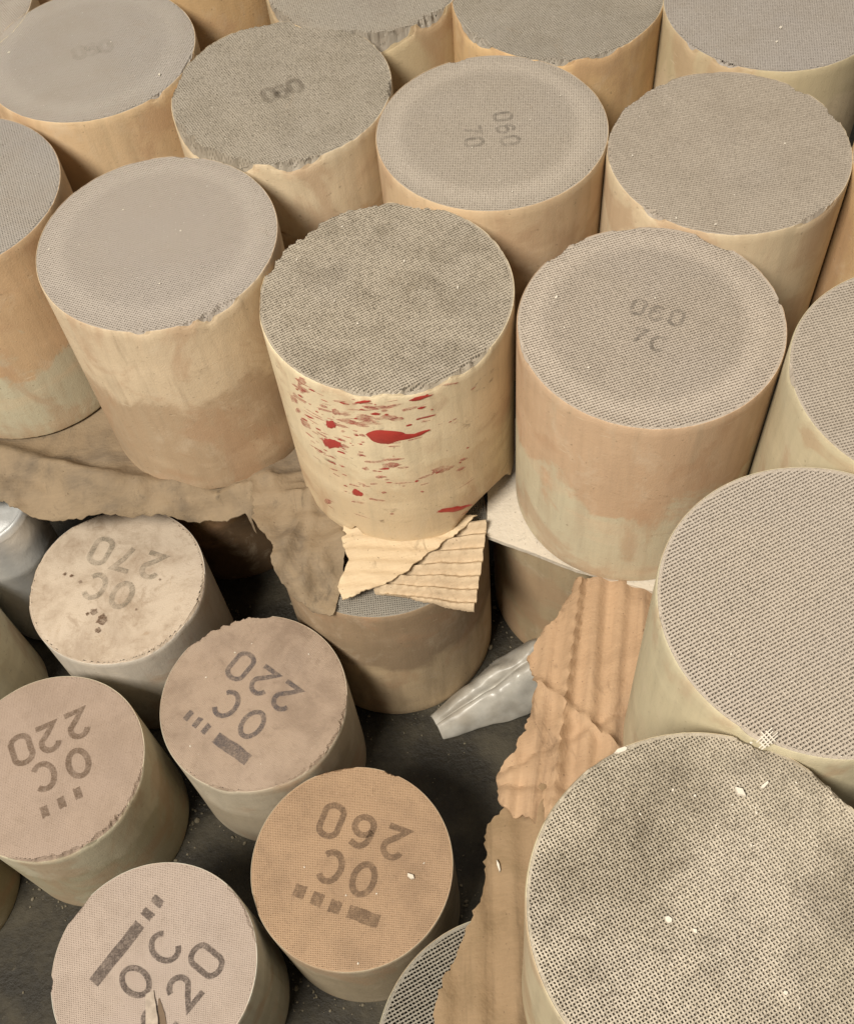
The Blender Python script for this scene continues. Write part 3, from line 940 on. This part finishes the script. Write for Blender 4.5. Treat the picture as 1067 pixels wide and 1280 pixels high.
sheet('corrugated_layer', off([(-.60, 5.50), (.02, 5.42), (.52, 5.36), (.50, 5.251), (.438, 4.985), (.300, 4.502), (-.186, 4.652), (-.537, 4.80), (-.62, 4.95), (-.55, 5.2)]), z_flute, flute_m, .03, .020, .004, 7, fr)
sheet('liner', off([(-.74, 5.54), (-.10, 5.46), (.44, 5.38), (.293, 5.26), (.037, 5.095), (-.303, 4.897), (-.522, 4.80), (-.82, 4.75), (-.86, 4.879), (-.746, 5.099), (-.79, 5.30)]), z_liner, liner_m, .015, .035, .010, 8, fr)

white_m = card_mat('white_card', (.82, .73, .60), (.66, .57, .45), 9.0, amt=.35)
ww = sheet('card_sheet', [(.50, 5.24), (.62, 5.95), (1.6, 6.6), (2.9, 6.0), (2.9, 4.4), (1.95, 4.50), (1.85, 4.496), (1.25, 4.795)],
           lambda x, y: -2.245 + .01 * mn.noise(Vector((x * 2, y * 2, 3))), white_m, .05, .08, .004, 9)
tag(ww, 'off-white card sheet lying under the brown and olive core', 'cardboard')

board_m = card_mat('brown_board', (.57, .38, .23), (.45, .29, .17), 12.0, amt=.5, ribs=.45, rib_rot=.25)
board2_m = card_mat('brown_board_lower', (.36, .245, .14), (.28, .19, .10), 14.0, amt=.6, ribs=.5, rib_rot=.1)


def ribs(x, y, sp, amp, dirx, diry):
    s = x * diry - y * dirx
    return amp * (mn.noise(Vector((s / sp, (x * dirx + y * diry) * .6, 4))) * 1.2 + .6 * math.sin(s / sp * 2 * math.pi))


def z_board(x, y):
    z = -2.285 + ribs(x, y, .20, .045, .24, .97) + crumple(x, y, 1.8, .02, 6)
    edge = max(0, min(1, (x - (.25 + (y - 2.8) * .42)) / .35))
    z -= .10 * (1 - edge) ** 2
    d = (x - .73) * .72 + (y - 3.82) * .62
    z += .055 * math.exp(-(d / .03) ** 2) - crease(x, y, .9, 3.3, 1, .35, .06, .05) + crease(x, y, 1.15, 4.3, .3, 1, .05, .05) - crease(x, y, .55, 2.95, 1, -.2, .06, .05) + .06 * math.exp(-(d / .03) ** 2) * 0 * (1 if x < 1.4 else 0)
    return z


tag(sheet('board_sheet', [(1.233, 4.736), (2.6, 4.45), (3.2, 3.6), (2.4, 2.3), (1.0, 2.2), (.62, 2.55), (.50, 2.66), (.377, 2.693), (.254, 2.862), (.315, 3.072), (.484, 3.219), (.693, 3.61), (.726, 3.821), (.711, 4.082), (.959, 4.354)],
          z_board, board_m, .03, .04, .022, 10), 'torn orange brown cardboard with long creases between the white card and nearest core', 'cardboard')
tag(sheet('board_sheet', [(.34, 2.80), (.62, 2.95), (1.3, 2.7), (1.5, .5), (.444, .6), (-.45, .9), (-.409, 1.231), (-.363, 1.387), (-.181, 1.698), (-.029, 1.967), (.091, 2.19), (.16, 2.488), (.20, 2.66)],
          lambda x, y: -2.325 + ribs(x, y, .26, .03, .1, .99) + crumple(x, y, 1.5, .035, 9) - .05 * max(0, y - 2.5), board2_m, .02, .045, .022, 11),
    'duller torn cardboard along the bottom, covering the mesh ended core', 'cardboard')

# crumpled pale wrap lying on the floor
wr = NT('pale_wrap')
n1 = wr.noise(2.6, 3, .5)
wp = wr.bsdf(wr.mix(wr.ramp(n1, .42, .68, 0, .55), (.50, .475, .42), (.26, .22, .165)), wr.ramp(n1, .3, .7, .26, .42), .5, wr.bump(n1, .12, .05), .0)
wt = wr.n('ShaderNodeBsdfTransparent')
wm = wr.n('ShaderNodeMixShader')
wr.link(wr.ramp(wr.noise(4, 4, .6), .35, .7, .06, .36), wm.inputs[0])
wr.link(wp.outputs[0], wm.inputs[1])
wr.link(wt.outputs[0], wm.inputs[2])
wr.link(wm.outputs[0], wr.out.inputs['Surface'])
V, Q = [], []
p0, p1 = Vector((-.17, 4.40, 0)), Vector((1.10, 4.90, 0))
ax = (p1 - p0).normalized()
sd = Vector((-ax.y, ax.x, 0))
# cross profile (side offset, height): near edge on the floor -> ridge -> folded valley -> far edge
PR = [(-1.0, .03), (-.92, .30), (-.72, .62), (-.45, .86), (-.20, 1.0), (-.08, .80), (.02, .70), (.10, .88), (.35, .98), (.62, .80), (.84, .50), (.98, .22), (1.02, .04)]
nu, nv = 26, len(PR) - 1
for i in range(nu + 1):
    u = i / nu
    c0 = p0.lerp(p1, u)
    w = .13 + .17 * min(1, u * 1.6)
    hgt = .12 + .42 * min(1, u * 1.25) ** .8
    for j, (a, b) in enumerate(PR):
        cr = mn.noise(Vector((u * 5, a * 2.5, 2))) * .26 + (1 - 2 * abs(mn.noise(Vector((u * 9 + 3, a * 5, 9))))) * .17
        if j in (5, 6, 7):                       # the fold closes towards the far end
            b = b + (1.0 - b) * max(0, u - .55) * 2
        q = c0 + sd * (a * w * (1 + cr * .5))
        V.append((q.x, q.y, max(.012, hgt * b * (1 + cr * .8))))
        if i and j:
            k0 = (i - 1) * (nv + 1) + j - 1
            Q.append((k0, k0 + 1, k0 + nv + 2, k0 + nv + 1))
wo = mesh_from('crumpled_wrap', V, Q, wr.m, smooth=True)
md = wo.modifiers.new('thick', 'SOLIDIFY')
md.thickness = .01 * U
sb = wo.modifiers.new('smooth', 'SUBSURF')
sb.levels = sb.render_levels = 1
tag(wo, 'crumpled silvery white wrapping lying on the floor against the core under the flap', 'wrapping')

# metal can at the left edge
can = empty('metal_can', -4.30, 6.40, -FLOOR)
tag(can, 'shiny silver metal can at the left edge under the brown paper', 'can')
steel = plain_mat('steel', (.74, .75, .74), .38, .55, var=.2)
prof = [(r * .66, z * 1.25 if z > .3 else z) for r, z in [(.02, 1.62), (.50, 1.62), (.56, 1.60), (.585, 1.64), (.62, 1.68), (.655, 1.69), (.685, 1.67), (.70, 1.62), (.70, 1.2), (.71, 1.18), (.71, 1.12), (.70, 1.10), (.70, .08), (.68, .03), (.66, 0), (.02, 0)]]


def lathe(name, prof, seg, mat, parent):
    V = [(r * math.cos(2 * math.pi * k / seg), r * math.sin(2 * math.pi * k / seg), z) for r, z in prof for k in range(seg)]
    Q = np.array([(i * seg + k, i * seg + (k + 1) % seg, (i + 1) * seg + (k + 1) % seg, (i + 1) * seg + k) for i in range(len(prof) - 1) for k in range(seg)])
    return mesh_from(name, V, Q, mat, parent, smooth=np.ones(len(Q), bool))


lathe('can_lid', prof[:8], 96, steel, can)
lathe('can_body', prof[7:], 96, steel, can)

# ------------------------------------------------------------------ floor and grit
fl = NT('dark_floor')
n1 = fl.noise(1.4, 6, .65)
n2 = fl.noise(14, 5, .7)
c = fl.mix(fl.ramp(n1, .38, .68), (.018, .015, .010), (.062, .053, .036))
c = fl.mix(fl.ramp(n2, .60, .78, 0, .5), c, (.16, .135, .09))
fl.bsdf(c, fl.ramp(n1, .3, .7, .45, .75), .3, fl.bump(n2, .5, .05))
S = 60
fo = mesh_from('floor', [(-S, -S, 0), (S, -S, 0), (S, S, 0), (-S, S, 0)], [(0, 1, 2, 3)], fl.m)
fo['kind'] = 'structure'

rng = random.Random(12)
bm = bmesh.new()
for k in range(500):
    x, y = rng.uniform(-5, 2.2), rng.uniform(.8, 7.2)
    r = abs(rng.gauss(0, .008)) + .004
    m4 = Matrix.Translation((x * U, y * U, r * .5 * U)) @ Matrix.Rotation(rng.uniform(0, 6), 4, (rng.random(), rng.random(), 1)) @ Matrix.Diagonal((r * U, r * rng.uniform(.6, 1) * U, r * .6 * U, 1))
    bmesh.ops.create_icosphere(bm, subdivisions=1, radius=1, matrix=m4)
for (cx_, cy_, R_) in ((-.45, 5.6, 1), (1.64, 5.86, 1), (-3.06, 5.62, .86), (-1.77, 4.26, .86), (-3.58, 3.85, .85), (-.99, 2.71, .862), (-2.62, 2.05, .84)):
    for k in range(130):
        a_, d_ = rng.uniform(0, 6.283), R_ + .012 + abs(rng.gauss(0, .07))
        x, y = cx_ + d_ * math.cos(a_), cy_ + d_ * math.sin(a_)
        r = abs(rng.gauss(0, .009)) + .004
        m4 = Matrix.Translation((x * U, y * U, r * .5 * U)) @ Matrix.Rotation(rng.uniform(0, 6), 4, (rng.random(), rng.random(), 1)) @ Matrix.Diagonal((r * U, r * rng.uniform(.6, 1) * U, r * .6 * U, 1))
        bmesh.ops.create_icosphere(bm, subdivisions=1, radius=1, matrix=m4)
me = bpy.data.meshes.new('grit')
bm.to_mesh(me)
bm.free()
grit_m = plain_mat('grit', (.17, .145, .10), .85, scale=3)
me.materials.append(grit_m)
go = bpy.data.objects.new('grit', me)
COL.objects.link(go)
tag(go, 'fine pale grit scattered over the dark floor', 'grit', kind='stuff')


def flake(x, y, z, r, label, group, mat, seed, cat='flake', name='ceramic_flake', el=None):
    rng = random.Random(seed)
    n = rng.choice((4, 5, 6))
    el = el or rng.uniform(.5, .9)
    a0 = rng.uniform(0, 6)
    tilt = rng.uniform(-.35, .35)
    hgt = r * .45
    lo_, hi_ = [], []
    for i in range(n):
        a = 2 * math.pi * i / n
        u, v = r * math.cos(a) * rng.uniform(.75, 1.2), r * el * math.sin(a) * rng.uniform(.75, 1.2)
        xx, yy = u * math.cos(a0) - v * math.sin(a0), u * math.sin(a0) + v * math.cos(a0)
        lo_.append((xx, yy, 0.002))
        hi_.append((xx * .85, yy * .85, hgt * (1 + tilt * u / r)))
    V = lo_ + hi_
    Q = [tuple(range(n - 1, -1, -1)), tuple(range(n, 2 * n))] + [(i, (i + 1) % n, n + (i + 1) % n, n + i) for i in range(n)]
    o = mesh_from(name, V, Q, mat)
    o.location = (x * U, y * U, (z + FLOOR) * U)
    tag(o, label, cat, group)
    return o


chalk = plain_mat('chalk_flake', (.62, .56, .47), .85, var=.3, spec=.15)
rustf = plain_mat('rusty_flake', (.28, .17, .07), .85)
FK = 'loose ceramic flakes lying on the cut ends'
FL = {
    'tiny white flake %s the nearest core': (.197, [(1.019, 1.291, .030), (1.144, 1.219, .022), (1.191, 1.984, .014), (1.308, 1.937, .014), (1.547, 1.627, .014), (1.533, .868, .018), (1.62, 1.80, .016), (1.50, 1.86, .012)]),
    'tiny white flake %s the clean right core': (.28, [(1.671, 2.174, .014), (1.589, 2.758, .010), (1.692, 2.729, .010)]),
    'tiny white speck %s the core stamped 260': (-3.13, [(-.797, 2.447, .012), (-1.052, 2.464, .013), (-1.39, 2.737, .012), (-.379, 2.65, .013), (-.989, 1.915, .013)]),
    'tiny white flake %s the red splashed core': (0, [(-.405, 6.971, .016), (.058, 6.508, .015), (.445, 6.16, .02), (-.354, 5.916, .015), (-.898, 6.192, .013), (-.517, 6.173, .013), (-.791, 6.665, .014)]),
    'tiny white flake %s the core with upside down number': (0, [(1.178, 5.941, .022), (1.911, 5.815, .015), (1.17, 6.085, .014), (2.671, 5.515, .012), (1.188, 5.631, .012), (1.298, 5.225, .012)]),
    'tiny pale flake %s the plain nicked core': (0, [(2.053, 7.395, .014), (3.309, 7.321, .014), (2.537, 6.50, .02), (2.25, 6.62, .014)]),
    'tiny white flake %s the top right corner core': (0, [(3.676, 8.817, .024), (3.589, 8.625, .02)]),
    'tiny pale flake %s the upper left smooth core': (0, [(-3.401, 9.811, .02), (-1.953, 9.206, .028), (-2.431, 9.783, .014)]),
    'tiny white flake %s the smooth core on brown paper': (0, [(-2.816, 7.118, .013), (-2.222, 7.477, .014), (-1.732, 7.149, .012), (-1.891, 6.583, .012)]),
    'tiny pale grain %s the wavy rimmed 220 core': (-3.0, [(-2.201, 4.539, .014), (-1.772, 4.826, .012), (-1.931, 4.756, .012), (-1.244, 4.649, .016), (-2.344, 3.888, .012)]),
    'tiny white flake %s the core with sideways number': (0, [(.75, 7.727, .012), (1.282, 7.992, .013), (1.009, 7.141, .012), (1.589, 8.255, .012)]),
}
CEN = [(1.261, 1.322), (2.319, 2.994), (-.99, 2.71), (-.113, 6.203), (1.83, 5.59), (2.845, 7.343), (3.714, 9.203), (-2.623, 9.674), (-1.928, 7.088), (-1.77, 4.26), (.941, 7.935)]
SEC = ['right', 'back right', 'back', 'back left', 'left', 'front left', 'front', 'front right']
k = 0
used = set()
for (lab, (z, pts)), (cx_, cy_) in zip(FL.items(), CEN):
    for (x, y, r) in pts:
        k += 1
        dx, dy = x - cx_, y - cy_
        a = SEC[int(((math.degrees(math.atan2(dy, dx)) + 22.5) % 360) // 45)]
        rr = math.hypot(dx, dy)
        where = 'near the middle of' if rr < .22 else ('a little %s of centre on' % a if rr < .5 else ('well %s on' % a if rr < .75 else 'at the %s rim of' % a))
        l = lab % where
        if l in used:
            l = l.replace('tiny', 'another tiny')
        if l in used:
            l = l.replace('another tiny', 'third tiny')
        used.add(l)
        flake(x, y, z + .004, r * .8, l, FK, chalk, 100 + k)
flake(-.497, 2.551, -3.125, .045, 'largest pale chip on the orange brown core stamped 260', FK, chalk, 7, el=.5)
flake(1.56, 1.929, .20, .046, 'large white chip by the rim where the two nearest cores touch', FK, chalk, 8, el=.5)
flake(1.70, 1.945, .20, .04, 'thin white splinter beside the large white chip', FK, chalk, 9, el=.3)
flake(.955, 2.255, .185, .05, 'white sliver sticking out over the left rim of the nearest core', FK, chalk, 10, el=.35)
flake(.22, 2.33, -2.30, .05, 'white splinter on the duller torn cardboard', FK, chalk, 13, el=.2)
flake(-.42, 2.33, -FLOOR, .06, 'upper rusty flake on the dark floor right of the 260 core', 'rusty flakes on the floor', rustf, 11)
flake(-.40, 1.98, -FLOOR, .05, 'lower rusty flake on the dark floor right of the 260 core', 'rusty flakes on the floor', rustf, 12)

# a frayed scrap of honeycomb caught where the two nearest cores touch
V, Q = [], []


def bar(a, b, w, h, z0):
    a, b = Vector(a), Vector(b)
    d = (b - a).normalized()
    n_ = Vector((-d.y, d.x)) * w
    i0 = len(V)
    for p_ in (a - n_, b - n_, b + n_, a + n_):
        V.append((p_.x, p_.y, z0))
    for p_ in (a - n_, b - n_, b + n_, a + n_):
        V.append((p_.x, p_.y, z0 + h))
    Q.extend([(i0, i0 + 3, i0 + 2, i0 + 1), (i0 + 4, i0 + 5, i0 + 6, i0 + 7)] + [(i0 + q, i0 + (q + 1) % 4, i0 + 4 + (q + 1) % 4, i0 + 4 + q) for q in range(4)])


rg = random.Random(3)
for q in range(4):
    bar((-.075 + rg.uniform(-.02, .01), -.05 + q * .025), (.07 + rg.uniform(-.03, .02), -.05 + q * .025 + rg.uniform(-.014, .014)), .0045, .018, .004)
    bar((-.06 + q * .028, -.06 + rg.uniform(-.02, .01)), (-.06 + q * .028 + rg.uniform(-.008, .008), .06 + rg.uniform(-.06, .02)), .0045, .016, .0052)
sh = mesh_from('honeycomb_scrap', V, Q, chalk)
sh.scale = (.8, .62, .8)
sh.location = (1.76 * U, 2.19 * U, (.295 + FLOOR) * U)
sh.rotation_euler = (.12, -.15, .55)
tag(sh, 'frayed scrap of pale honeycomb walls where the two nearest cores touch', 'flake')
